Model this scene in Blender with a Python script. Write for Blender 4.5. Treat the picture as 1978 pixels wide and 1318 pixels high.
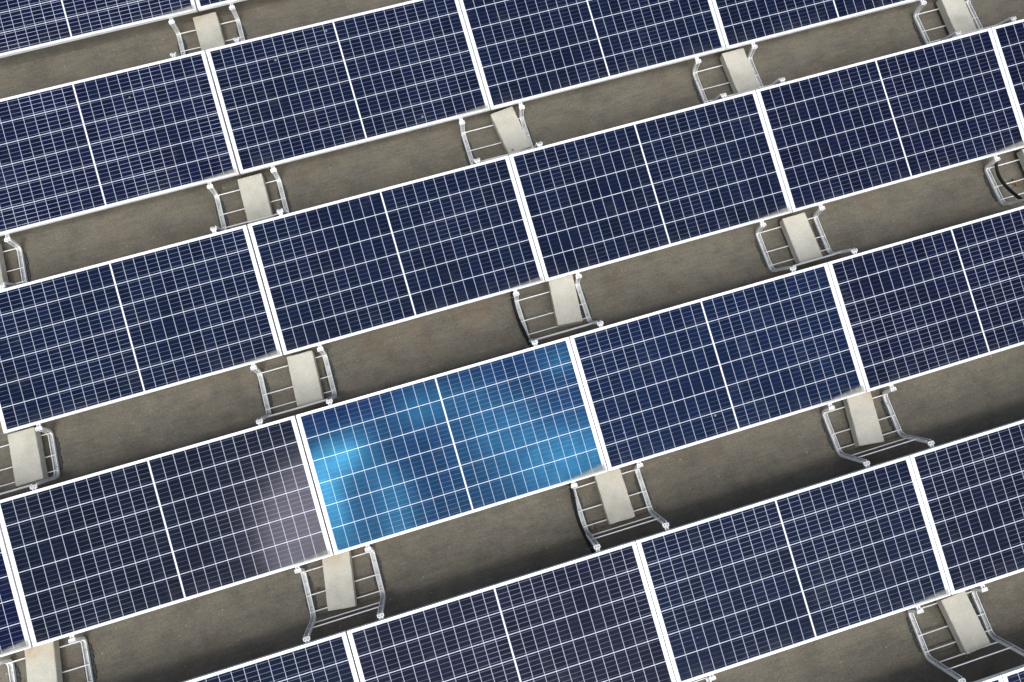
import bpy, bmesh, math, random
from mathutils import Vector, Matrix

for o in list(bpy.data.objects):
    bpy.data.objects.remove(o)
sc = bpy.context.scene
C = sc.collection

# ------------------------------------------------------------------ camera
cam_d = bpy.data.cameras.new('camera')
cam_d.sensor_width = 36.0
cam_d.lens = 1541.99 / 1978.0 * 36.0
cam_d.clip_start = 0.05
cam_d.clip_end = 500.0
cam = bpy.data.objects.new('camera', cam_d)
C.objects.link(cam)
RC = [[0.9569364396080121, 0.2744987054545567, -0.09446222130626541],
      [-0.2890170005396674, 0.9313955177604725, -0.2212951940163981],
      [0.027236445241537163, 0.23906662293066736, 0.9706211031350652]]
cam.matrix_world = Matrix.Translation((1.12433781, -4.84865657, 5.947355)) @ Matrix(RC).to_4x4()
sc.camera = cam

# ------------------------------------------------------------------ light
SUN_DIR = Vector((-0.170, -0.300, 0.938)).normalized()      # towards the bright patch of the sky
EXPOSURE = 0.52
sc.view_settings.view_transform = 'Standard'
sc.view_settings.look = 'None'
sc.view_settings.gamma = 1.0
sc.view_settings.use_curve_mapping = False
sc.view_settings.exposure = EXPOSURE

sun_d = bpy.data.lights.new('sun', 'SUN')
sun_d.energy = 0.66
sun_d.angle = math.radians(10)
sun_d.color = (1.0, 0.965, 0.90)
sun = bpy.data.objects.new('sun', sun_d)
C.objects.link(sun)
sun.rotation_euler = SUN_DIR.to_track_quat('Z', 'Y').to_euler()

world = bpy.data.worlds.new('World')
sc.world = world
world.use_nodes = True
wt = world.node_tree
wt.nodes.clear()
w_out = wt.nodes.new('ShaderNodeOutputWorld')
w_bg = wt.nodes.new('ShaderNodeBackground')
w_bg.inputs['Strength'].default_value = 0.058
w_sky = wt.nodes.new('ShaderNodeTexSky')
w_sky.sky_type = 'NISHITA'
w_sky.sun_disc = False
w_sky.sun_elevation = math.asin(SUN_DIR.z)
w_sky.sun_rotation = math.atan2(SUN_DIR.x, SUN_DIR.y)
w_sky.dust_density = 2.0
# thin broken cloud over the blue
w_tc = wt.nodes.new('ShaderNodeTexCoord')
w_no = wt.nodes.new('ShaderNodeTexNoise')
w_no.inputs['Scale'].default_value = 2.6
w_no.inputs['Detail'].default_value = 5.0
w_no.inputs['Roughness'].default_value = 0.55
w_rp = wt.nodes.new('ShaderNodeValToRGB')
w_rp.color_ramp.elements[0].position = 0.38
w_rp.color_ramp.elements[0].color = (0.05, 0.05, 0.05, 1)
w_rp.color_ramp.elements[1].position = 0.62
w_rp.color_ramp.elements[1].color = (0.5, 0.5, 0.5, 1)
w_mx = wt.nodes.new('ShaderNodeMix')
w_mx.data_type = 'RGBA'
w_mx.inputs[7].default_value = (9.5, 9.8, 10.6, 1)
wt.links.new(w_tc.outputs['Generated'], w_no.inputs['Vector'])
wt.links.new(w_no.outputs['Fac'], w_rp.inputs['Fac'])
wt.links.new(w_rp.outputs['Color'], w_mx.inputs[0])
wt.links.new(w_sky.outputs['Color'], w_mx.inputs[6])
# bright hazy cloud bank on the sun side of the sky
HAZE_DIR = Vector((0.10, -0.85, 0.52)).normalized()
w_dot = wt.nodes.new('ShaderNodeVectorMath')
w_dot.operation = 'DOT_PRODUCT'
w_dot.inputs[1].default_value = HAZE_DIR
w_nrm = wt.nodes.new('ShaderNodeVectorMath')
w_nrm.operation = 'NORMALIZE'
wt.links.new(w_tc.outputs['Generated'], w_nrm.inputs[0])
wt.links.new(w_nrm.outputs[0], w_dot.inputs[0])
w_max = wt.nodes.new('ShaderNodeMath')
w_max.operation = 'MAXIMUM'
w_max.inputs[1].default_value = 0.0
wt.links.new(w_dot.outputs['Value'], w_max.inputs[0])
w_pow = wt.nodes.new('ShaderNodeMath')
w_pow.operation = 'POWER'
w_pow.inputs[1].default_value = 6.0
wt.links.new(w_max.outputs[0], w_pow.inputs[0])
w_cl = wt.nodes.new('ShaderNodeMath')
w_cl.operation = 'MULTIPLY_ADD'
w_cl.inputs[1].default_value = 0.9
w_cl.inputs[2].default_value = 0.55
wt.links.new(w_no.outputs['Fac'], w_cl.inputs[0])
w_amp = wt.nodes.new('ShaderNodeMath')
w_amp.operation = 'MULTIPLY'
wt.links.new(w_pow.outputs[0], w_amp.inputs[0])
wt.links.new(w_cl.outputs[0], w_amp.inputs[1])
w_lobe = wt.nodes.new('ShaderNodeVectorMath')
w_lobe.operation = 'SCALE'
w_lobe.inputs[0].default_value = (96.0, 92.5, 86.5)
wt.links.new(w_amp.outputs[0], w_lobe.inputs['Scale'])
w_add = wt.nodes.new('ShaderNodeVectorMath')
w_add.operation = 'ADD'
wt.links.new(w_mx.outputs[2], w_add.inputs[0])
wt.links.new(w_lobe.outputs[0], w_add.inputs[1])
wt.links.new(w_add.outputs[0], w_bg.inputs['Color'])
wt.links.new(w_bg.outputs['Background'], w_out.inputs['Surface'])

# ------------------------------------------------------------------ measures (metres)
PITCH = 2.1016           # seam to seam along a row
ROW = 1.5501             # row to row
TILT = math.radians(10.8467)
PW, PH, PD = 2.0896, 1.0415, 0.035
GROUND = -0.217
DX = {(0, 0): -.0124, (1, 0): .0092, (1, 1): .0006, (1, 2): -.0092, (2, 0): .0012, (2, 1): -.0063, (2, 2): -.011,
      (2, 3): .0063, (3, -1): -.0102, (3, 0): .0212, (3, 1): .0008, (3, 2): -.0038, (4, 0): .0151, (4, 1): -.007,
      (4, 2): -.0034, (5, 2): .0089, (1, 3): -.01, (0, 1): -.012, (2, 4): .006, (3, 3): -.004, (4, 3): -.003,
      (4, -1): .01, (5, 1): .009, (5, 3): .009}
DY = [.0054, -.0072, -.0046, .0045, .0063, -.0045]
DZ = [.0069, .0037, -.0097, -.0127, .0053, .0064]
YAW = [-.0011, .0007, -.0014, -.0007, -.0034, -.0009]
ROLL = [-.0014, -.0037, .0046, -.0006, .0016, .0004]


def seam(r, s, skew=True):
    x = s * PITCH + DX.get((r, s), 0.0)
    k = (x - 1.5 * PITCH) if skew else 0.0
    return Vector((x, -r * ROW + DY[r] + YAW[r] * k, DZ[r] + ROLL[r] * k))


# ------------------------------------------------------------------ materials
def new_mat(name):
    m = bpy.data.materials.new(name)
    m.use_nodes = True
    nt = m.node_tree
    return m, nt, nt.nodes['Principled BSDF']


def noise(nt, vec, scale, detail=4.0, rough=0.5):
    n = nt.nodes.new('ShaderNodeTexNoise')
    n.inputs['Scale'].default_value = scale
    n.inputs['Detail'].default_value = detail
    n.inputs['Roughness'].default_value = rough
    nt.links.new(vec, n.inputs['Vector'])
    return n.outputs['Fac']


def ramp(nt, fac, stops):
    r = nt.nodes.new('ShaderNodeValToRGB')
    e = r.color_ramp.elements
    while len(e) < len(stops):
        e.new(0.5)
    for i, (p, c) in enumerate(stops):
        e[i].position = p
        e[i].color = (*c, 1) if not isinstance(c, float) else (c, c, c, 1)
    nt.links.new(fac, r.inputs['Fac'])
    return r.outputs['Color']


def mixc(nt, fac, a, b, mode='MIX'):
    m = nt.nodes.new('ShaderNodeMix')
    m.data_type = 'RGBA'
    m.blend_type = mode
    for sock, v in ((m.inputs[0], fac), (m.inputs[6], a), (m.inputs[7], b)):
        if isinstance(v, (int, float)):
            sock.default_value = v
        elif isinstance(v, tuple):
            sock.default_value = (*v, 1)
        else:
            nt.links.new(v, sock)
    return m.outputs[2]


def mth(nt, op, a, b=None, c=None, clamp=False):
    m = nt.nodes.new('ShaderNodeMath')
    m.operation = op
    m.use_clamp = clamp
    for i, v in enumerate((a, b, c)):
        if v is None:
            continue
        if isinstance(v, (int, float)):
            m.inputs[i].default_value = v
        else:
            nt.links.new(v, m.inputs[i])
    return m.outputs[0]


def objco(nt):
    t = nt.nodes.new('ShaderNodeTexCoord')
    return t.outputs['Object']


def bump(nt, b, h, strength, dist):
    n = nt.nodes.new('ShaderNodeBump')
    n.inputs['Strength'].default_value = strength
    n.inputs['Distance'].default_value = dist
    nt.links.new(h, n.inputs['Height'])
    nt.links.new(n.outputs['Normal'], b.inputs['Normal'])


def geopos(nt):
    return nt.nodes.new('ShaderNodeNewGeometry').outputs['Position']


def objattr(nt, name, vec=False):
    a = nt.nodes.new('ShaderNodeAttribute')
    a.attribute_type = 'OBJECT'
    a.attribute_name = name
    return a.outputs['Color' if vec else 'Fac']


# roof: weathered bitumen felt
M_roof, nt, b = new_mat('weathered_roof_felt')
pos = geopos(nt)
st = nt.nodes.new('ShaderNodeMapping')
st.inputs['Rotation'].default_value = (0, 0, 0.5)
st.inputs['Scale'].default_value = (1.0, 2.6, 1.0)
nt.links.new(pos, st.inputs['Vector'])
n1 = noise(nt, pos, 1.1, 5, .55)
n2 = noise(nt, pos, 7.0, 6, .6)
n3 = noise(nt, st.outputs['Vector'], 42.0, 5, .65)
n4 = noise(nt, pos, 240.0, 3, .6)
col = ramp(nt, n1, [(.32, (.142, .132, .110)), (.52, (.162, .151, .126)), (.70, (.182, .169, .141))])
col = mixc(nt, 1.0, col, ramp(nt, n2, [(.30, (.80, .80, .81)), (.5, (1.0, .995, .98)), (.72, (1.16, 1.13, 1.07))]), 'MULTIPLY')
col = mixc(nt, 1.0, col, ramp(nt, n3, [(.30, (.86, .865, .87)), (.5, (1.0, 1.0, 1.0)), (.70, (1.16, 1.15, 1.12))]), 'MULTIPLY')
col = mixc(nt, 1.0, col, ramp(nt, n4, [(.28, (.80, .80, .80)), (.5, (1.0, 1.0, 1.0)), (.74, (1.20, 1.19, 1.17))]), 'MULTIPLY')
st2 = nt.nodes.new('ShaderNodeMapping')
st2.inputs['Rotation'].default_value = (0, 0, -0.7)
st2.inputs['Scale'].default_value = (1.0, 7.0, 1.0)
nt.links.new(pos, st2.inputs['Vector'])
n6 = noise(nt, st2.outputs['Vector'], 5.0, 6, .7)
col = mixc(nt, 1.0, col, ramp(nt, n6, [(.34, (.89, .89, .90)), (.5, (1.0, 1.0, 1.0)), (.66, (1.12, 1.11, 1.08))]), 'MULTIPLY')
n7 = noise(nt, pos, 60.0, 6, .75)
col = mixc(nt, 1.0, col, ramp(nt, n7, [(.36, (.80, .80, .80)), (.5, (1.0, 1.0, 1.0)), (.62, (1.12, 1.11, 1.09)), (.72, (1.55, 1.50, 1.38))]), 'MULTIPLY')
# rusty brown blotches and pale grit
n5 = noise(nt, pos, 2.7, 4, .7)
col = mixc(nt, ramp(nt, n5, [(.55, 0.0), (.72, .34)]), col, (.150, .098, .060))
vo = nt.nodes.new('ShaderNodeTexVoronoi')
vo.inputs['Scale'].default_value = 33.0
nt.links.new(pos, vo.inputs['Vector'])
wn = nt.nodes.new('ShaderNodeSeparateColor')
nt.links.new(vo.outputs['Color'], wn.inputs['Color'])
size = mth(nt, 'MULTIPLY', mth(nt, 'POWER', wn.outputs[0], 5.0), .17)
grit = mth(nt, 'LESS_THAN', vo.outputs['Distance'], size)
grit = mth(nt, 'MULTIPLY', grit, mth(nt, 'GREATER_THAN', wn.outputs[1], .30))
col = mixc(nt, mth(nt, 'MULTIPLY', grit, .75), col, (.46, .42, .34))
nt.links.new(col, b.inputs['Base Color'])
b.inputs['Roughness'].default_value = 0.9
b.inputs['Specular IOR Level'].default_value = 0.25
bump(nt, b, mth(nt, 'ADD', n4, mth(nt, 'MULTIPLY', n3, 2.0)), .45, .004)

# concrete
M_conc, nt, b = new_mat('cast_concrete')
pos = geopos(nt)
oc = objco(nt)
n1 = noise(nt, pos, 6, 5, .55)
n2 = noise(nt, pos, 160, 3, .6)
n3 = noise(nt, pos, 420, 2, .6)
col = ramp(nt, n1, [(.28, (.410, .400, .342)), (.50, (.495, .484, .422)), (.75, (.555, .540, .478))])
col = mixc(nt, 1.0, col, ramp(nt, n2, [(.30, (.86, .86, .86)), (.5, (1.0, 1.0, 1.0)), (.75, (1.10, 1.10, 1.08))]), 'MULTIPLY')
vo = nt.nodes.new('ShaderNodeTexVoronoi')
vo.inputs['Scale'].default_value = 75.0
nt.links.new(pos, vo.inputs['Vector'])
wn = nt.nodes.new('ShaderNodeSeparateColor')
nt.links.new(vo.outputs['Color'], wn.inputs['Color'])
sp = mth(nt, 'MULTIPLY', mth(nt, 'LESS_THAN', vo.outputs['Distance'], .26), mth(nt, 'GREATER_THAN', wn.outputs[0], .90))
dk = mth(nt, 'MULTIPLY', mth(nt, 'LESS_THAN', vo.outputs['Distance'], .22), mth(nt, 'LESS_THAN', wn.outputs[0], .07))
col = mixc(nt, mth(nt, 'MULTIPLY', sp, .7), col, (.74, .70, .58))
col = mixc(nt, mth(nt, 'MULTIPLY', dk, .55), col, (.20, .18, .14))
# drip stain at the end that lies under the panel seam
sx = nt.nodes.new('ShaderNodeSeparateXYZ')
nt.links.new(oc, sx.inputs[0])
stain = mth(nt, 'MULTIPLY', ramp(nt, sx.outputs[1], [(0.02, 0.0), (0.17, 1.0)]), ramp(nt, n1, [(.40, .0), (.62, 1.0)]))
stain = mth(nt, 'MULTIPLY', stain, objattr(nt, '["stain"]'))
col = mixc(nt, stain, col, (.36, .275, .185))
nt.links.new(col, b.inputs['Base Color'])
b.inputs['Roughness'].default_value = .92
bump(nt, b, mth(nt, 'ADD', n2, n3), .35, .002)

# metals
def metal(name, base, rough, metallic, var=.12):
    m, nt, b = new_mat(name)
    oc = geopos(nt)
    n = noise(nt, oc, 14, 4, .6)
    n2 = noise(nt, oc, 90, 3, .6)
    lo = tuple(max(0, c * (1 - var)) for c in base)
    hi = tuple(min(1, c * (1 + var * .5)) for c in base)
    col = mixc(nt, 1.0, ramp(nt, n, [(.3, lo), (.7, hi)]), ramp(nt, n2, [(.3, .9), (.6, 1.0)]), 'MULTIPLY')
    nt.links.new(col, b.inputs['Base Color'])
    b.inputs['Metallic'].default_value = metallic
    nt.links.new(ramp(nt, n2, [(.3, rough * .85), (.7, min(1., rough * 1.25))]), b.inputs['Roughness'])
    return m


M_galv = metal('galvanised_steel', (.84, .86, .87), .40, .12, .16)
M_web = metal('dull_channel_floor', (.60, .62, .62), .5, .1, .3)  # darker tone on the inner channel faces and clamp floors
M_clamp = metal('bright_aluminium', (.84, .86, .88), .33, .1, .08)
M_rod = metal('zinc_rod', (.90, .90, .92), .35, .05, .06)
M_side = metal('anodised_aluminium', (.66, .69, .72), .42, .35, .08)

# panel frame: anodised aluminium with dirt washed into the low right corner
M_frame, nt, b = new_mat('anodised_panel_frame')
oc = objco(nt)
sx = nt.nodes.new('ShaderNodeSeparateXYZ')
nt.links.new(oc, sx.inputs[0])
n = noise(nt, geopos(nt), 30, 4, .6)
col = ramp(nt, n, [(.3, (.66, .69, .72)), (.7, (.76, .78, .80))])
dm = mth(nt, 'MULTIPLY', ramp(nt, mth(nt, 'DIVIDE', sx.outputs[0], PW), [(.955, 0.0), (.995, 1.0)]),
         ramp(nt, sx.outputs[1], [(.008, 1.0), (.05, 0.0)]))
dm = mth(nt, 'MULTIPLY', dm, ramp(nt, n, [(.35, .2), (.6, .75)]))
dm = mth(nt, 'MULTIPLY', dm, objattr(nt, '["dirt"]'))
col = mixc(nt, dm, col, (.44, .43, .37))
nt.links.new(col, b.inputs['Base Color'])
b.inputs['Metallic'].default_value = .25
b.inputs['Roughness'].default_value = .42

# the glazed cell sheet: 24 x 6 half cells, five busbars each, white backsheet between
M_cell, nt, b = new_mat('glazed_solar_cells')
oc = objco(nt)
sx = nt.nodes.new('ShaderNodeSeparateXYZ')
nt.links.new(oc, sx.inputs[0])
X, Y = sx.outputs[0], sx.outputs[1]
CX0, CP, RY0, RP = .0285, .0843, .019, .16723
xm = mth(nt, 'ABSOLUTE', mth(nt, 'SUBTRACT', X, PW / 2))              # distance from the middle strip
half = PW / 2 - CX0
q = mth(nt, 'SUBTRACT', half, xm)                                     # 0 at the outer edge of the cells
qc = mth(nt, 'DIVIDE', q, CP)
col_id = mth(nt, 'FLOOR', qc)
fx = mth(nt, 'MULTIPLY', mth(nt, 'ABSOLUTE', mth(nt, 'SUBTRACT', mth(nt, 'FRACT', mth(nt, 'ADD', qc, .5)), .5)), CP)
v = mth(nt, 'DIVIDE', mth(nt, 'SUBTRACT', Y, RY0), RP)
row_id = mth(nt, 'FLOOR', v)
fy = mth(nt, 'MULTIPLY', mth(nt, 'ABSOLUTE', mth(nt, 'SUBTRACT', mth(nt, 'FRACT', mth(nt, 'ADD', v, .5)), .5)), RP)
fb = mth(nt, 'MULTIPLY', mth(nt, 'ABSOLUTE', mth(nt, 'SUBTRACT', mth(nt, 'FRACT', mth(nt, 'MULTIPLY', v, 5.0)), .5)), RP / 5)
gapx = mth(nt, 'LESS_THAN', fx, .0020)
gapy = mth(nt, 'LESS_THAN', fy, .0025)
mid = mth(nt, 'LESS_THAN', xm, .0045)
outx = mth(nt, 'LESS_THAN', q, .0005)
outy = mth(nt, 'ADD', mth(nt, 'LESS_THAN', v, 0.0), mth(nt, 'GREATER_THAN', v, 6.0))
white = mth(nt, 'ADD', mth(nt, 'ADD', mth(nt, 'ADD', gapx, gapy), mth(nt, 'ADD', mid, outx)), outy, clamp=True)
strong = mth(nt, 'ADD', mth(nt, 'ADD', mid, outx), outy, clamp=True)
bus = mth(nt, 'LESS_THAN', fb, .0015)
# per-cell tone
cv = nt.nodes.new('ShaderNodeCombineXYZ')
sgn = mth(nt, 'SIGN', mth(nt, 'SUBTRACT', X, PW / 2))
nt.links.new(mth(nt, 'MULTIPLY', mth(nt, 'ADD', col_id, 1.5), sgn), cv.inputs[0])
nt.links.new(row_id, cv.inputs[1])
oi = nt.nodes.new('ShaderNodeObjectInfo')
nt.links.new(mth(nt, 'MULTIPLY', oi.outputs['Random'], 37.0), cv.inputs[2])
wnz = nt.nodes.new('ShaderNodeTexWhiteNoise')
wnz.noise_dimensions = '3D'
nt.links.new(cv.outputs[0], wnz.inputs['Vector'])
tone = mth(nt, 'ADD', .74, mth(nt, 'MULTIPLY', wnz.outputs['Value'], .32))
tint = objattr(nt, '["cell_tint"]', True)
cellc = nt.nodes.new('ShaderNodeVectorMath')
cellc.operation = 'SCALE'
nt.links.new(tint, cellc.inputs[0])
nt.links.new(tone, cellc.inputs['Scale'])
cellcol = cellc.outputs[0]
busc = nt.nodes.new('ShaderNodeVectorMath')
busc.operation = 'SCALE'
busc.inputs[0].default_value = (.25, .275, .34)
rbn = noise(nt, geopos(nt), 1.6, 3, .6)
nt.links.new(mth(nt, 'MULTIPLY', objattr(nt, '["ribbon"]'), mth(nt, 'MAXIMUM', .2, mth(nt, 'MULTIPLY_ADD', rbn, 3.4, -.85))), busc.inputs['Scale'])  # busbar brightness per panel, with angle-dependent glare painted into the colour
col = mixc(nt, bus, cellcol, busc.outputs[0])
col = mixc(nt, gapx, col, (.31, .345, .44))
col = mixc(nt, gapy, col, (.46, .50, .61))
col = mixc(nt, strong, col, (.60, .62, .67))
# silt left by rain in the low right corner, a thin film and droppings
nf = noise(nt, geopos(nt), 5.0, 5, .65)
film = mth(nt, 'MULTIPLY', ramp(nt, Y, [(.012, 1.0), (.14, 0.0)]), ramp(nt, nf, [(.42, 0.0), (.74, .08)]))
film = mth(nt, 'MAXIMUM', film, ramp(nt, nf, [(.56, 0.0), (.78, .03)]))
col = mixc(nt, film, col, (.30, .31, .29))
u = mth(nt, 'DIVIDE', X, PW)
dirt = objattr(nt, '["dirt"]')
nd = noise(nt, geopos(nt), 22, 4, .6)
dh = mth(nt, 'MULTIPLY', ramp(nt, u, [(.70, 0.0), (.84, .22), (.995, 1.0)]), mth(nt, 'MULTIPLY', dirt, .052))
dh = mth(nt, 'ADD', dh, mth(nt, 'MULTIPLY', mth(nt, 'SUBTRACT', nd, .5), .006))
dmk = mth(nt, 'DIVIDE', mth(nt, 'SUBTRACT', mth(nt, 'ADD', dh, .016), Y), .022, clamp=True)
dmk = mth(nt, 'MULTIPLY', dmk, ramp(nt, u, [(.70, 0.0), (.78, .9)]))
dmk = mth(nt, 'MULTIPLY', dmk, mth(nt, 'MINIMUM', dirt, 1.0))
col = mixc(nt, mth(nt, 'MULTIPLY', dmk, .82), col, ramp(nt, nd, [(.35, (.17, .175, .155)), (.65, (.29, .295, .265))]))
vo = nt.nodes.new('ShaderNodeTexVoronoi')
vo.inputs['Scale'].default_value = 3.1
nt.links.new(geopos(nt), vo.inputs['Vector'])
spk = mth(nt, 'LESS_THAN', mth(nt, 'ADD', vo.outputs['Distance'], mth(nt, 'MULTIPLY', nd, .05)), .052)
col = mixc(nt, mth(nt, 'MULTIPLY', spk, .5), col, (.26, .29, .33))
nt.links.new(col, b.inputs['Base Color'])
b.inputs['Roughness'].default_value = .5
b.inputs['Specular IOR Level'].default_value = 0.0
# glass and anti-reflective coating: a dim neutral gloss everywhere, plus cloud reflections painted as fixed blue gloss patches
gl = nt.nodes.new('ShaderNodeBsdfGlossy')
gl.inputs['Roughness'].default_value = .10
gtint = objattr(nt, '["gloss_tint"]', True)
ng = noise(nt, oc, 3.4, 3, .5)
ng2 = noise(nt, oc, 11.0, 4, .6)
patch = objattr(nt, '["patchy"]')


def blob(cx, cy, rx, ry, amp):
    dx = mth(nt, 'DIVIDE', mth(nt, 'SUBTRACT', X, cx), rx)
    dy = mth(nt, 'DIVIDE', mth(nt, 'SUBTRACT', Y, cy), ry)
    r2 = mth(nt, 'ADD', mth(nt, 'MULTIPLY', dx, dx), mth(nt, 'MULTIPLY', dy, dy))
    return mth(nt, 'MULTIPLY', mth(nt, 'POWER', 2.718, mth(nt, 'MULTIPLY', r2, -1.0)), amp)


cloud_refl = blob(.06, .52, .12, .42, .19)
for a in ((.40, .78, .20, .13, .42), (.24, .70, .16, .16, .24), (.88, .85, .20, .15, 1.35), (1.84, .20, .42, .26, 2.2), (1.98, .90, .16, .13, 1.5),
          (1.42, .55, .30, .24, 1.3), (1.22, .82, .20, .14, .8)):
    cloud_refl = mth(nt, 'ADD', cloud_refl, blob(*a))
cloud_refl = mth(nt, 'MULTIPLY', cloud_refl, mth(nt, 'ADD', .45, mth(nt, 'MULTIPLY', ng2, 1.1)))
cloud_refl = mth(nt, 'ADD', mth(nt, 'ADD', .055, mth(nt, 'MULTIPLY', ramp(nt, mth(nt, 'DIVIDE', X, PW), [(.16, 0.0), (.50, 1.0)]), .27)), cloud_refl)
pf = mth(nt, 'ADD', mth(nt, 'SUBTRACT', 1.0, patch), mth(nt, 'MULTIPLY', patch, cloud_refl))
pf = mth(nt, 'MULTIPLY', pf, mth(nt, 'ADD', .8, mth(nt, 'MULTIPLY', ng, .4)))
gsc = nt.nodes.new('ShaderNodeVectorMath')
gsc.operation = 'SCALE'
nt.links.new(gtint, gsc.inputs[0])
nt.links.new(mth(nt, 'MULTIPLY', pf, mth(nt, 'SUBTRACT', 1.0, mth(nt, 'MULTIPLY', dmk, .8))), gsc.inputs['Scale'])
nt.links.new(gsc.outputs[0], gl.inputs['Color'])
ad = nt.nodes.new('ShaderNodeAddShader')
out = [n_ for n_ in nt.nodes if n_.type == 'OUTPUT_MATERIAL'][0]
nt.links.new(b.outputs[0], ad.inputs[0])
nt.links.new(gl.outputs[0], ad.inputs[1])
nt.links.new(ad.outputs[0], out.inputs['Surface'])


def plain(name, base, rough, spec=.4, nscale=30, var=.2):
    m, nt, b = new_mat(name)
    n = noise(nt, geopos(nt), nscale, 4, .6)
    lo = tuple(c * (1 - var) for c in base)
    hi = tuple(c * (1 + var) for c in base)
    nt.links.new(ramp(nt, n, [(.3, lo), (.7, hi)]), b.inputs['Base Color'])
    b.inputs['Roughness'].default_value = rough
    b.inputs['Specular IOR Level'].default_value = spec
    return m


M_pad = plain('recycled_rubber', (.060, .066, .070), .85)
M_hose = plain('black_conduit', (.009, .011, .013), .6, .2)
M_tie = plain('pale_cable_tie', (.42, .42, .42), .6)
M_hole = plain('dark_slot', (.045, .047, .05), .8)
M_leaf = plain('dry_leaf', (.42, .31, .19), .8, .2, 60, .3)
M_leaf2 = plain('bleached_leaf', (.46, .43, .34), .8, .2, 60, .3)
M_twig = plain('brown_twig', (.16, .11, .06), .9, .2, 60, .3)


# ------------------------------------------------------------------ object helpers
def tag(o, label, cat, group=None):
    o['label'] = label
    o['category'] = cat
    if group:
        o['group'] = group
    return o


def thing(name, label, cat, group=None):
    o = bpy.data.objects.new(name, None)
    o.empty_display_size = .1
    C.objects.link(o)
    return tag(o, label, cat, group)


def link_mesh(name, bm, mat, parent=None, smooth=False):
    me = bpy.data.meshes.new(name)
    bmesh.ops.recalc_face_normals(bm, faces=bm.faces)
    bm.to_mesh(me)
    bm.free()
    if smooth:
        for p in me.polygons:
            p.use_smooth = True
    for m in (mat if isinstance(mat, (list, tuple)) else [mat]):
        me.materials.append(m)
    o = bpy.data.objects.new(name, me)
    C.objects.link(o)
    if parent:
        o.parent = parent
    return o


def box(bm, x0, x1, y0, y1, z0, z1, mi=0):
    vs = [bm.verts.new((x, y, z)) for z in (z0, z1) for y in (y0, y1) for x in (x0, x1)]
    for idx in ((0, 2, 3, 1), (4, 5, 7, 6), (0, 1, 5, 4), (2, 6, 7, 3), (0, 4, 6, 2), (1, 3, 7, 5)):
        f = bm.faces.new([vs[i] for i in idx])
        f.material_index = mi
    return vs


def bevel(bm, w, seg=2):
    bmesh.ops.bevel(bm, geom=list(bm.edges), offset=w, segments=seg, affect='EDGES', profile=.6)


def prism(bm, pts2, x0, x1, mi=0):
    """polygon in the y-z plane extruded along x"""
    a = [bm.verts.new((x0, y, z)) for y, z in pts2]
    c = [bm.verts.new((x1, y, z)) for y, z in pts2]
    n = len(a)
    fs = [bm.faces.new(a), bm.faces.new(list(reversed(c)))]
    for i in range(n):
        fs.append(bm.faces.new((a[i], c[i], c[(i + 1) % n], a[(i + 1) % n])))
    for f in fs:
        f.material_index = mi


def tube(bm, pts, rad, seg=10, ridge=0.0, closed_ends=True):
    pts = [Vector(p) for p in pts]
    rings = []
    up = Vector((0, 0, 1))
    for i, p in enumerate(pts):
        t = (pts[min(i + 1, len(pts) - 1)] - pts[max(i - 1, 0)]).normalized()
        a = t.cross(up)
        if a.length < 1e-3:
            a = t.cross(Vector((1, 0, 0)))
        a.normalize()
        c = a.cross(t)
        r = rad * (1 + (ridge if i % 2 else 0))
        rings.append([bm.verts.new(p + (a * math.cos(k * 2 * math.pi / seg) + c * math.sin(k * 2 * math.pi / seg)) * r)
                      for k in range(seg)])
    for i in range(len(rings) - 1):
        for k in range(seg):
            bm.faces.new((rings[i][k], rings[i][(k + 1) % seg], rings[i + 1][(k + 1) % seg], rings[i + 1][k]))
    if closed_ends:
        bm.faces.new(list(reversed(rings[0])))
        bm.faces.new(rings[-1])


def cylz(bm, cx, cy, z0, z1, r, seg=10, mi=0):
    a = [bm.verts.new((cx + r * math.cos(k * 2 * math.pi / seg), cy + r * math.sin(k * 2 * math.pi / seg), z0)) for k in range(seg)]
    c = [bm.verts.new((v.co.x, v.co.y, z1)) for v in a]
    fs = [bm.faces.new(list(reversed(a))), bm.faces.new(c)]
    for k in range(seg):
        fs.append(bm.faces.new((a[k], a[(k + 1) % seg], c[(k + 1) % seg], c[k])))
    for f in fs:
        f.material_index = mi


def smooth_path(pts, n=8):
    """Catmull-Rom through the points"""
    pts = [Vector(p) for p in pts]
    P = [pts[0] * 2 - pts[1]] + pts + [pts[-1] * 2 - pts[-2]]
    out_ = []
    for i in range(1, len(P) - 2):
        for k in range(n):
            t = k / n
            a, b_, c, d = P[i - 1], P[i], P[i + 1], P[i + 2]
            out_.append(.5 * ((2 * b_) + (c - a) * t + (2 * a - 5 * b_ + 4 * c - d) * t * t + (3 * b_ - a - 3 * c + d) * t ** 3))
    out_.append(pts[-1])
    return out_


def copy_tree(src, data_map=None):
    c = src.copy()
    C.objects.link(c)
    for ch in [o for o in list(bpy.data.objects) if o.parent == src]:
        k = ch.copy()
        C.objects.link(k)
        k.parent = c
        k.matrix_parent_inverse = Matrix.Identity(4)
        for g in [o for o in list(bpy.data.objects) if o.parent == ch]:
            kk = g.copy()
            C.objects.link(kk)
            kk.parent = k
            kk.matrix_parent_inverse = Matrix.Identity(4)
    return c


def kids(o):
    return [c for c in bpy.data.objects if c.parent == o]


# ------------------------------------------------------------------ roof
bm = bmesh.new()
vs = [bm.verts.new(v_) for v_ in ((-60, -70, GROUND), (70, -70, GROUND), (70, 60, GROUND), (-60, 60, GROUND))]
bm.faces.new(vs)
roof = link_mesh('flat_roof', bm, M_roof)
roof['kind'] = 'structure'

# ------------------------------------------------------------------ solar panel
LIP = .0105


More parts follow.
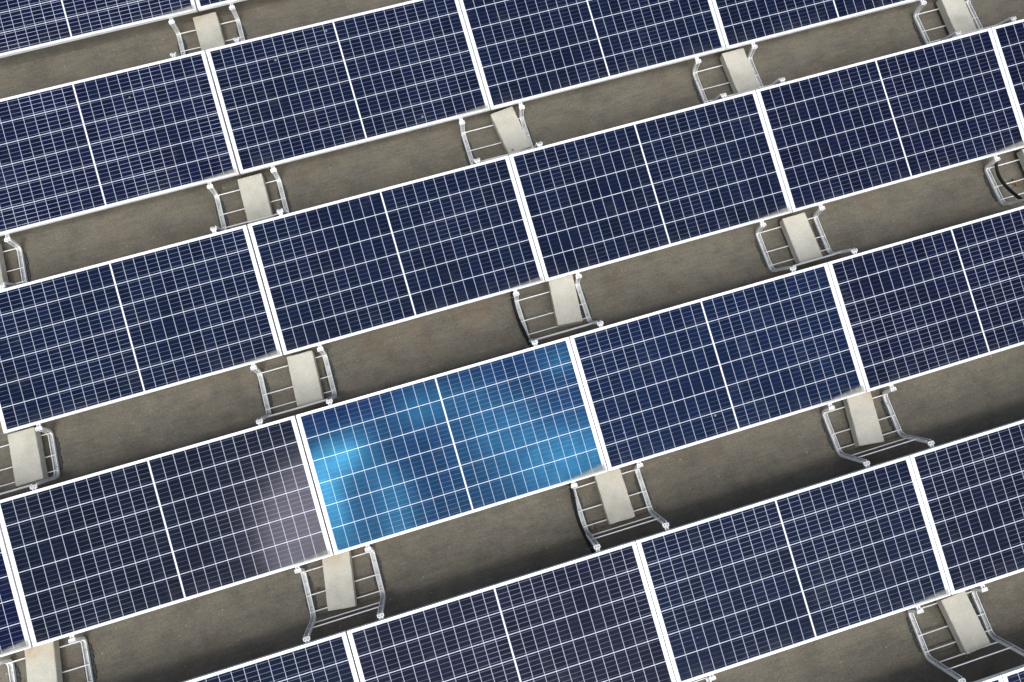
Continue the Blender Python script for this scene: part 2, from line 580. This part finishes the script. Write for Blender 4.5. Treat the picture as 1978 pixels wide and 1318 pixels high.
def make_panel():
    root = thing('solar_panel', 'dark blue solar panel', 'solar panel', 'tilted solar panels in parallel rows')
    bm = bmesh.new()
    # mitred lip and walls, all four sides as one extrusion
    o_ = [(0, 0), (PW, 0), (PW, PH), (0, PH)]
    i_ = [(LIP, LIP), (PW - LIP, LIP), (PW - LIP, PH - LIP), (LIP, PH - LIP)]
    w_ = [(.0016, .0016), (PW - .0016, .0016), (PW - .0016, PH - .0016), (.0016, PH - .0016)]
    prof = [(o_, -.0010), ([(a + (.001 if a == 0 else -.001), c + (.001 if c == 0 else -.001)) for a, c in o_], 0.0), (i_, 0.0), (i_, -.0062), (w_, -.0062), (w_, -PD + .0016)]
    fl = [(.030, .030), (PW - .030, .030), (PW - .030, PH - .030), (.030, PH - .030)]
    prof += [(fl, -PD + .0016), (fl, -PD), (o_, -PD)]
    rings = [[bm.verts.new((x, y, z)) for x, y in pts] for pts, z in prof]
    for a in range(len(rings)):
        r0, r1 = rings[a], rings[(a + 1) % len(rings)]
        for k in range(4):
            bm.faces.new((r0[k], r0[(k + 1) % 4], r1[(k + 1) % 4], r1[k]))
    link_mesh('frame', bm, M_frame, root)
    bm = bmesh.new()
    e = LIP + .0002
    box(bm, e, PW - e, e, PH - e, -.0060, -.0018)
    link_mesh('cell_sheet', bm, M_cell, root)
    return root


def O(n):
    return {1: 'first', 2: 'second', 3: 'third', 4: 'fourth', 5: 'fifth', 6: 'sixth'}[n]


NAVY = (.0046, .0084, .0280)
GL = (.0022, .0030, .0040)
# (row, index): (label, cell tint, gloss tint, patchy, dirt)
PANELS = {
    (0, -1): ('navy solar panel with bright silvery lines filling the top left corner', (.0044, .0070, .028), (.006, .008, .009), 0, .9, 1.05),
    (0, 0): ('sliver of solar panel at the top edge, right of the topmost seam', NAVY, GL, 0, .2, .4),
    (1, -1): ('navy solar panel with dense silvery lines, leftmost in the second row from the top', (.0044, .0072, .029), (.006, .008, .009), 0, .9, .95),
    (1, 0): ('navy solar panel, second from the left in the second row from the top', NAVY, GL, 0, .8, .42),
    (1, 1): ('navy solar panel cut by the top edge, third from the left', NAVY, GL, 0, .5, .26),
    (1, 2): ('navy solar panel cut by the top edge, rightmost in the second row', NAVY, GL, 0, .1, .22),
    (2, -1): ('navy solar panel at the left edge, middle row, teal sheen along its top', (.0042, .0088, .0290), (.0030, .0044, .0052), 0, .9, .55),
    (2, 0): ('navy solar panel directly above the bright blue panel', (.0046, .0090, .0290), GL, 0, .8, .30),
    (2, 1): ('dark navy solar panel right of the one directly above the bright blue panel', NAVY, GL, 0, .9, .24),
    (2, 2): ('dark navy solar panel in the third row, last whole one before the right edge', (.0046, .0074, .0270), GL, 0, 1.0, .26),
    (2, 3): ('thin slice of solar panel at the top right corner', (.0046, .0070, .0250), GL, 0, .2, .24),
    (3, -2): ('thin slice of solar panel at the bottom left edge', (.0042, .0066, .030), GL, 0, 1.1, .3),
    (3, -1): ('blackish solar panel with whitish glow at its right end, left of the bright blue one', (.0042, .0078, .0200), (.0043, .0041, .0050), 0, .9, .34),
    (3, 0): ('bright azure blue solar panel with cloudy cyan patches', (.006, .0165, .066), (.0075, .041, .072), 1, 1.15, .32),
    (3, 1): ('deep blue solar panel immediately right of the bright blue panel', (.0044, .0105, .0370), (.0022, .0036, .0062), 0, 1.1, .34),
    (3, 2): ('dark navy solar panel cut by the right edge, upper right of the deep blue one', (.0046, .0070, .0250), GL, 0, .2, .42),
    (4, -1): ('dark solar panel cut by the bottom edge, lowest left of the bottom row', (.0052, .0082, .0230), GL, 0, .2, .45),
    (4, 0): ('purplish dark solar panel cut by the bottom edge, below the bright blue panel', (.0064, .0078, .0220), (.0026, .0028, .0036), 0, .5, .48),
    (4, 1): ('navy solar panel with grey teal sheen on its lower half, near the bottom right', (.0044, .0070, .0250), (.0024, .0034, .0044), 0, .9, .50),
    (4, 2): ('navy solar panel cut by the right edge, lowest large one on that side', (.0054, .0074, .0215), GL, 0, .9, .52),
    (5, 1): ('tiny corner of a solar panel at the bottom edge, left of the bottom right seam', NAVY, GL, 0, .2, .4),
    (5, 2): ('small corner of a solar panel in the bottom right corner', (.0055, .0066, .0240), GL, 0, .2, .45),
}
proto = make_panel()
first = True
rnd = random.Random(4)
for (r, s), (label, ct, gt, patchy, dirt, ribbon) in PANELS.items():
    p = proto if first else copy_tree(proto)
    first = False
    a, c = seam(r, s), seam(r, s + 1)
    gl_ = .0115 if s <= 0 else .0065          # the left hand seams stand a little wider open
    gr_ = .0115 if s + 1 <= 0 else .0065
    w = (c.x - a.x) - (gl_ + gr_) / 2
    p.location = (a.x + gl_ / 2, a.y, a.z)
    p.rotation_euler = (TILT, -ROLL[r], YAW[r])
    p.scale = (w / PW, 1, 1)
    p['label'] = label
    for ch in kids(p):
        ch['cell_tint'] = [float(k) for k in ct]
        ch['gloss_tint'] = [float(k) for k in gt]
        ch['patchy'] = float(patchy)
        ch['dirt'] = float(dirt)
        ch['ribbon'] = float(ribbon)

# ------------------------------------------------------------------ mounting bracket
RX = .258          # rail offset from the seam


def rail_path():
    """centre line of the rail web in local (y, z), seam edge of the lower panel side as origin"""
    key = [(-.0205, -.045), (-.0200, -.105), (-.0225, -.150)]
    # bend at the low end
    for k in range(1, 7):
        a = math.radians(90 * k / 6)
        key.append((-.0225 - .050 * (1 - math.cos(a)), -.150 - .050 * math.sin(a)))
    key += [(-.14, -.200), (-.21, -.200), (-.28, -.200), (-.340, -.200)]
    for k in range(1, 8):
        a = math.radians(75 * k / 7)
        key.append((-.340 - .062 * math.sin(a), -.200 + .062 * (1 - math.cos(a))))
    y0, z0 = key[-1]
    t = Vector((-math.cos(math.radians(75)), math.sin(math.radians(75))))
    for L in (.08, .16, .24, .315):
        key.append((y0 + t.x * L, z0 + t.y * L))
    return [Vector(k) for k in key]


def make_rail(parent, x):
    path = rail_path()
    w, h, t = .0175, .021, .0022
    #  U section, opening towards the inside of the bend; rolled lips on top of the flanges
    sec = [(-w, 0), (w, 0), (w, h), (w - .0054, h), (w - .0054, h - .002), (w - t, h - .002), (w - t, t), (-w + t, t),
           (-w + t, h - .002), (-w + .0054, h - .002), (-w + .0054, h), (-w, h)]
    bm = bmesh.new()
    rings = []
    for i, p in enumerate(path):
        d = (path[min(i + 1, len(path) - 1)] - path[max(i - 1, 0)]).normalized()
        n = Vector((d.y, -d.x))                 # inside of the U
        if n.dot(Vector((-.19, .2)) - p) < 0:
            n = -n
        rings.append([bm.verts.new((x + sx_, p.x + n.x * sz, p.y + n.y * sz)) for sx_, sz in sec])
    m = len(sec)
    for i in range(len(rings) - 1):
        for k in range(m):
            f = bm.faces.new((rings[i][k], rings[i][(k + 1) % m], rings[i + 1][(k + 1) % m], rings[i + 1][k]))
            f.material_index = 2 if k in (5, 6, 7) else 0
    bm.faces.new(rings[0])
    bm.faces.new(list(reversed(rings[-1])))
    # slotted holes in the web
    for yy in (-.115, -.305):
        cylz(bm, x, yy, -.1979, -.1968, .0042, 10, 1)
    o = link_mesh('rail', bm, [M_galv, M_hole, M_web], parent)
    return o


def make_clamp(parent, x, y, z, sgn):
    """C shaped clamp on a post head; sgn = +1 when the panel lies towards +y"""
    bm = bmesh.new()
    # cup: floor, back wall with two ears, side lips
    w = .0230
    prism(bm, [(y - sgn * .015, z), (y + sgn * .012, z), (y + sgn * .012, z + .003), (y - sgn * .015, z + .003)], x - w, x + w, 2)
    for sx_ in (-1, 1):
        x0, x1 = x + sx_ * (w - .0045), x + sx_ * (w + .0005)
        prism(bm, [(y - sgn * .0155, z - .001), (y + sgn * .006, z - .001), (y + sgn * .010, z + .013), (y - sgn * .0115, z + .013)],
              min(x0, x1), max(x0, x1))
    prism(bm, [(y + sgn * .004, z - .006), (y + sgn * .0115, z - .006), (y + sgn * .0125, z + .013), (y + sgn * .006, z + .013)], x - w * .93, x + w * .93)
    # neck that grips the panel frame
    for sx_ in (-1, 1):
        x0, x1 = x + sx_ * .006, x + sx_ * .0145
        prism(bm, [(y + sgn * .0115, z - .010), (y + sgn * .050, z - .010), (y + sgn * .050, z + .006), (y + sgn * .0115, z + .007)],
              min(x0, x1), max(x0, x1))
    prism(bm, [(y + sgn * .0115, z - .012), (y + sgn * .052, z - .012), (y + sgn * .052, z - .0085), (y + sgn * .0115, z - .0085)], x - .0135, x + .0135)
    bmesh.ops.bevel(bm, geom=list(bm.edges), offset=.0009, segments=1, affect='EDGES')
    cylz(bm, x, y - .002, z + .004, z + .0085, .0065, 6, 1)
    return link_mesh('clamp', bm, [M_clamp, M_side, M_web], parent)


def make_bracket():
    root = thing('mounting_bracket', 'galvanised bracket', 'mounting bracket', 'ladder shaped mounting brackets between the rows')
    for sx_ in (-1, 1):
        x = sx_ * RX
        rl = make_rail(root, x)
        make_clamp(rl, x, -.029, -.038, 1)
        make_clamp(rl, x, -.486, .160, -1)
        bm = bmesh.new()
        box(bm, x - .0215, x + .0215, -.335, -.085, GROUND + .0004, -.2006)
        for side in (-1, 1):
            for k in range(7):
                yy = -.330 + k * .0352
                a, c = x + side * .0205, x + side * (.039 if k % 3 else .033)
                box(bm, min(a, c), max(a, c), yy, yy + .026, GROUND + .0006, -.2052)
            a, c = x + side * .0203, x + side * .0295
            box(bm, min(a, c), max(a, c), -.3345, -.0855, GROUND + .0008, -.2092)
        link_mesh('rubber_pad', bm, M_pad, root)
    for (y, z) in ((-.046, -.176), (-.2185, -.1795), (-.3365, -.1795), (-.4105, -.115), (-.4335, .015)):
        bm = bmesh.new()
        tube(bm, [(-RX - .013, y, z), (RX + .013, y, z)], .0042, 10)
        link_mesh('cross_rod', bm, M_rod, root, smooth=False)
    return root


OFF = {(1, 0): (.002, .006), (2, 0): (.022, .003), (2, 1): (.010, .003), (2, 2): (-.002, 0), (3, 0): (-.016, .002),
       (3, 1): (-.015, .005), (3, 2): (-.044, -.007), (4, 2): (.009, -.019), (1, 1): (.003, -.004), (1, 2): (-.001, -.001),
       (1, 3): (.011, .002), (0, 0): (.020, .008), (2, 3): (-.02, 0)}
BRACKETS = {
    (0, 0): 'galvanised ladder bracket at the top left, under the uppermost concrete block',
    (1, -1): 'galvanised bracket at the left edge, upper of the two cut by that edge',
    (1, 0): 'galvanised ladder bracket below and right of the leftmost panel in the second row',
    (1, 1): 'galvanised ladder bracket at top centre, under the block with a rust brown mark',
    (1, 2): 'galvanised ladder bracket right of top centre, one post head leaning past it',
    (1, 3): 'galvanised ladder bracket at the top right, its block cut by the top edge',
    (2, -1): 'galvanised bracket cut by the left edge, lower of the two, with rounded right rail',
    (2, 0): 'galvanised ladder bracket just above the left end of the bright blue panel',
    (2, 1): 'galvanised ladder bracket with black hose, above the right end of the bright blue panel',
    (2, 2): 'galvanised ladder bracket with posts bent right, above the right end of the deep blue panel',
    (2, 3): 'galvanised bracket at the right edge with a hose curving inside its left rail',
    (3, -1): 'galvanised bracket at the bottom left corner, cut by the bottom edge',
    (3, 0): 'galvanised ladder bracket below the left end of the bright blue panel',
    (3, 1): 'galvanised ladder bracket with black hose, below the right end of the bright blue panel',
    (3, 2): 'galvanised ladder bracket with long bent posts, below the right end of the deep blue panel',
    (4, 1): 'mounting bracket below the bottom edge, only one clamp showing right of bottom centre',
    (4, 2): 'galvanised ladder bracket in the bottom right corner with long splayed posts',
}
bp = make_bracket()
first = True
for key, label in BRACKETS.items():
    o = bp if first else copy_tree(bp)
    first = False
    s0 = seam(*key, skew=False)
    ox, oy = OFF.get(key, (0, 0))
    o.location = (s0.x + ox, s0.y + oy, 0)
    o['label'] = label

# ------------------------------------------------------------------ concrete ballast blocks
BLOCKS = {   # centre x, centre y, turn in degrees, stain, label
    (0, 0): (.030, -.170, 1.3, .55, 'beige concrete block at the top left, ochre stained at its top'),
    (1, -1): (.040, -.180, 1.3, .0, 'narrow strip of concrete block cut by the left edge, upper left'),
    (1, 0): (.052, -.185, .7, .05, 'pale concrete block below the seam beside the silvery lined leftmost panel'),
    (1, 1): (.124, -.175, 6.5, .0, 'pale smooth concrete block at top centre with a small rust brown mark'),
    (1, 2): (.096, -.177, 0, .0, 'pale concrete block right of top centre with its left side face showing'),
    (1, 3): (.067, -.180, -2.4, .0, 'concrete block cut by the top edge near the top right corner'),
    (2, -1): (.097, -.188, .6, .05, 'concrete block near the left edge, beside a rounded rail, right side face showing'),
    (2, 0): (.103, -.197, -1.1, .0, 'pale concrete block just above the left end of the bright blue panel'),
    (2, 1): (.1207, -.158, -5.8, .0, 'pale concrete block above the right end of the bright blue panel'),
    (2, 2): (.042, -.203, 0, .05, 'pale concrete block above the right end of the deep blue panel'),
    (2, 3): (.110, -.190, -3, .0, 'sliver of concrete block at the right edge beside the black hose'),
    (3, -1): (-.014, -.180, -3.4, .9, 'tan stained concrete block at the bottom left, cut by the bottom edge'),
    (3, 0): (-.0263, -.173, -7.0, .7, 'speckled tan concrete block below the left end of the bright blue panel'),
    (3, 1): (.003, -.171, -.5, .6, 'speckled concrete block below the right end of the bright blue panel'),
    (3, 2): (-.0504, -.180, -7.3, .75, 'concrete block with rusty top stain, below the right end of the deep blue panel'),
    (4, 2): (.077, -.2305, 4.0, .35, 'concrete block in the bottom right corner, its lower end hanging over a rod'),
}
def block_mesh(seed):
    rr = random.Random(seed)
    bm = bmesh.new()
    box(bm, -.1, .1, -.2, .2, 0, .078)
    bmesh.ops.subdivide_edges(bm, edges=[e for e in bm.edges if e.calc_length() > .15], cuts=13, use_grid_fill=True)
    bmesh.ops.bevel(bm, geom=[e for e in bm.edges if e.calc_face_angle(0) > 1.0], offset=.0028, segments=2, affect='EDGES')
    for v_ in bm.verts:
        e = (abs(abs(v_.co.x) - .1) < .006) + (abs(abs(v_.co.y) - .2) < .006)
        k = .0011 if e else .0004
        v_.co += Vector((rr.uniform(-k, k), rr.uniform(-k, k), rr.uniform(-k, k) * .6))
        if e and v_.co.z > .07 and rr.random() < .06:
            v_.co.z -= rr.uniform(.001, .004)
            v_.co.x *= 1 - rr.uniform(.005, .02)
    return bm


for i, (key, (cx, cy, deg, stain, label)) in enumerate(BLOCKS.items()):
    s0 = seam(*key, skew=False)
    o = link_mesh('concrete_block', block_mesh(i), M_conc)
    o.location = (s0.x + cx, s0.y + cy, -.1755)
    o.rotation_euler = (0, 0, math.radians(deg))
    o['stain'] = float(stain)
    tag(o, label, 'concrete block', 'concrete ballast blocks on the brackets')

# ------------------------------------------------------------------ corrugated cable hoses
HOSES = [
    ([(1.836, -3.050, .0 - .05), (1.829, -3.093, -.05), (1.817, -3.124, -.08), (1.817, -3.183, -.15), (1.819, -3.297, -.17), (1.825, -3.41, -.12),
      (1.825, -3.53, -.02), (1.827, -3.633, .06), (1.84, -3.72, .10)],
     'black corrugated hose hugging the left rail of the bracket above the bright blue panel'),
    ([(1.815, -4.590, -.05), (1.81, -4.623, -.05), (1.81, -4.659, -.10), (1.813, -4.747, -.17), (1.803, -4.853, -.185), (1.80, -4.967, -.17), (1.806, -5.065, -.10),
      (1.806, -5.135, .0), (1.809, -5.191, .07), (1.82, -5.27, .10)],
     'black corrugated hose along the left rail of the bracket below the bright blue panel'),
    ([(6.05, -3.05, -.05), (6.063, -3.096, -.05), (6.073, -3.124, -.09), (6.071, -3.166, -.12), (6.063, -3.242, -.13), (6.06, -3.319, -.12), (6.07, -3.399, -.10),
      (6.055, -3.479, -.04), (6.033, -3.546, .03), (6.021, -3.612, .09), (6.02, -3.70, .12)],
     'black corrugated hose curving inside the bracket at the right edge, next to a dry leaf'),
]
for pts, label in HOSES:
    dense = smooth_path(pts, 14)
    # even steps for the corrugation
    step, acc, even = .0035, 0.0, [dense[0]]
    for a, c in zip(dense, dense[1:]):
        seg_l = (c - a).length
        while acc + seg_l >= step:
            k = (step - acc) / seg_l
            a = a.lerp(c, k)
            even.append(a.copy())
            seg_l = (c - a).length
            acc = 0.0
        acc += seg_l
    root = thing('cable_hose', label, 'cable hose', 'black cable hoses tied to the brackets')
    bm = bmesh.new()
    tube(bm, even, .0125, 12, ridge=.12)
    link_mesh('hose', bm, M_hose, root, smooth=True)
    for idx in (int(len(even) * .12), int(len(even) * .80)):
        c, d = even[idx], (even[idx + 1] - even[idx]).normalized()
        a = d.cross(Vector((0, 0, 1))).normalized()
        u_ = a.cross(d)
        bm = bmesh.new()
        ring = [c + (a * math.cos(t_) + u_ * math.sin(t_)) * .0152 for t_ in [k * math.pi / 8 for k in range(17)]]
        tube(bm, ring + [ring[-1] - a * -.012 + u_ * .012, ring[-1] + a * .026 + u_ * .018], .0013, 5)
        link_mesh('cable_tie', bm, M_tie, root)


# ------------------------------------------------------------------ dry leaves and bits
def leaf(name, loc, size, rot, mat, label, cat='leaf', lobes=5, curl=.25, seed=1, tilt=(0, 0)):
    rr = random.Random(seed)
    bm = bmesh.new()
    n = lobes * 6
    cen = bm.verts.new((0, 0, size * .05))
    rim = []
    for k in range(n):
        a = 2 * math.pi * k / n
        ph = (k % 6) / 6
        rad = size * (.40 + .60 * abs(math.cos(math.pi * ph)) ** 1.6) * rr.uniform(.8, 1.12)
        if abs(a - math.pi * 1.5) < .25:
            rad *= .45
        rim.append((rad * math.cos(a), rad * math.sin(a) * .85))
    inner = [bm.verts.new((x * .5, y * .5, size * curl * .3 * rr.uniform(.3, 1.2))) for x, y in rim]
    outer = [bm.verts.new((x, y, size * curl * rr.uniform(.2, 1.4))) for x, y in rim]
    for k in range(n):
        j = (k + 1) % n
        bm.faces.new((cen, inner[k], inner[j]))
        bm.faces.new((inner[k], outer[k], outer[j], inner[j]))
    bmesh.ops.solidify(bm, geom=list(bm.faces), thickness=.0007)
    tube(bm, [(0, -size * .1, size * .08), (size * .15, -size * .9, size * .12), (size * .45, -size * 1.5, size * .05)], .0011, 5)
    o = link_mesh(name, bm, mat)
    o.location = loc
    o.rotation_euler = (tilt[0], tilt[1], rot)
    return tag(o, label, cat)


leaf('dry_leaf', (6.235, -3.335, GROUND + .004), .052, -.9, M_leaf, 'curled light brown dry leaf on the roof beside the hose at the right edge', seed=3, curl=.35)
leaf('dry_leaf', (1.893, -4.985, GROUND + .006), .040, .6, M_leaf2, 'pale yellowish dry leaf inside the bracket below the bright blue panel', seed=7, curl=.4)
leaf('dry_leaf', (2.085, -3.300, GROUND + .004), .030, 2.0, M_leaf2, 'small bleached leaf scrap left of the block above the bright blue panel', seed=11, curl=.3)
leaf('leaf_scrap', (2.188, -1.912, -.0965), .012, .3, M_twig, 'tiny rust brown scrap lying on the top centre concrete block', 'leaf scrap', lobes=3, seed=5)
bm = bmesh.new()
rr = random.Random(9)
for k in range(7):
    a = rr.uniform(0, math.pi)
    cx, cy = rr.uniform(-.022, .022), rr.uniform(-.009, .009)
    dx_, dy_ = math.cos(a) * .014, math.sin(a) * .012
    tube(bm, [(cx - dx_, cy - dy_, .003), (cx, cy, .007 + rr.uniform(0, .004)), (cx + dx_, cy + dy_, .003)], .0022, 5)
tw = link_mesh('twig_tuft', bm, M_twig)
tw.location = (-.185, -4.838, GROUND)
tag(tw, 'small brown tuft of twigs by the left rail below the bright blue panel', 'debris')
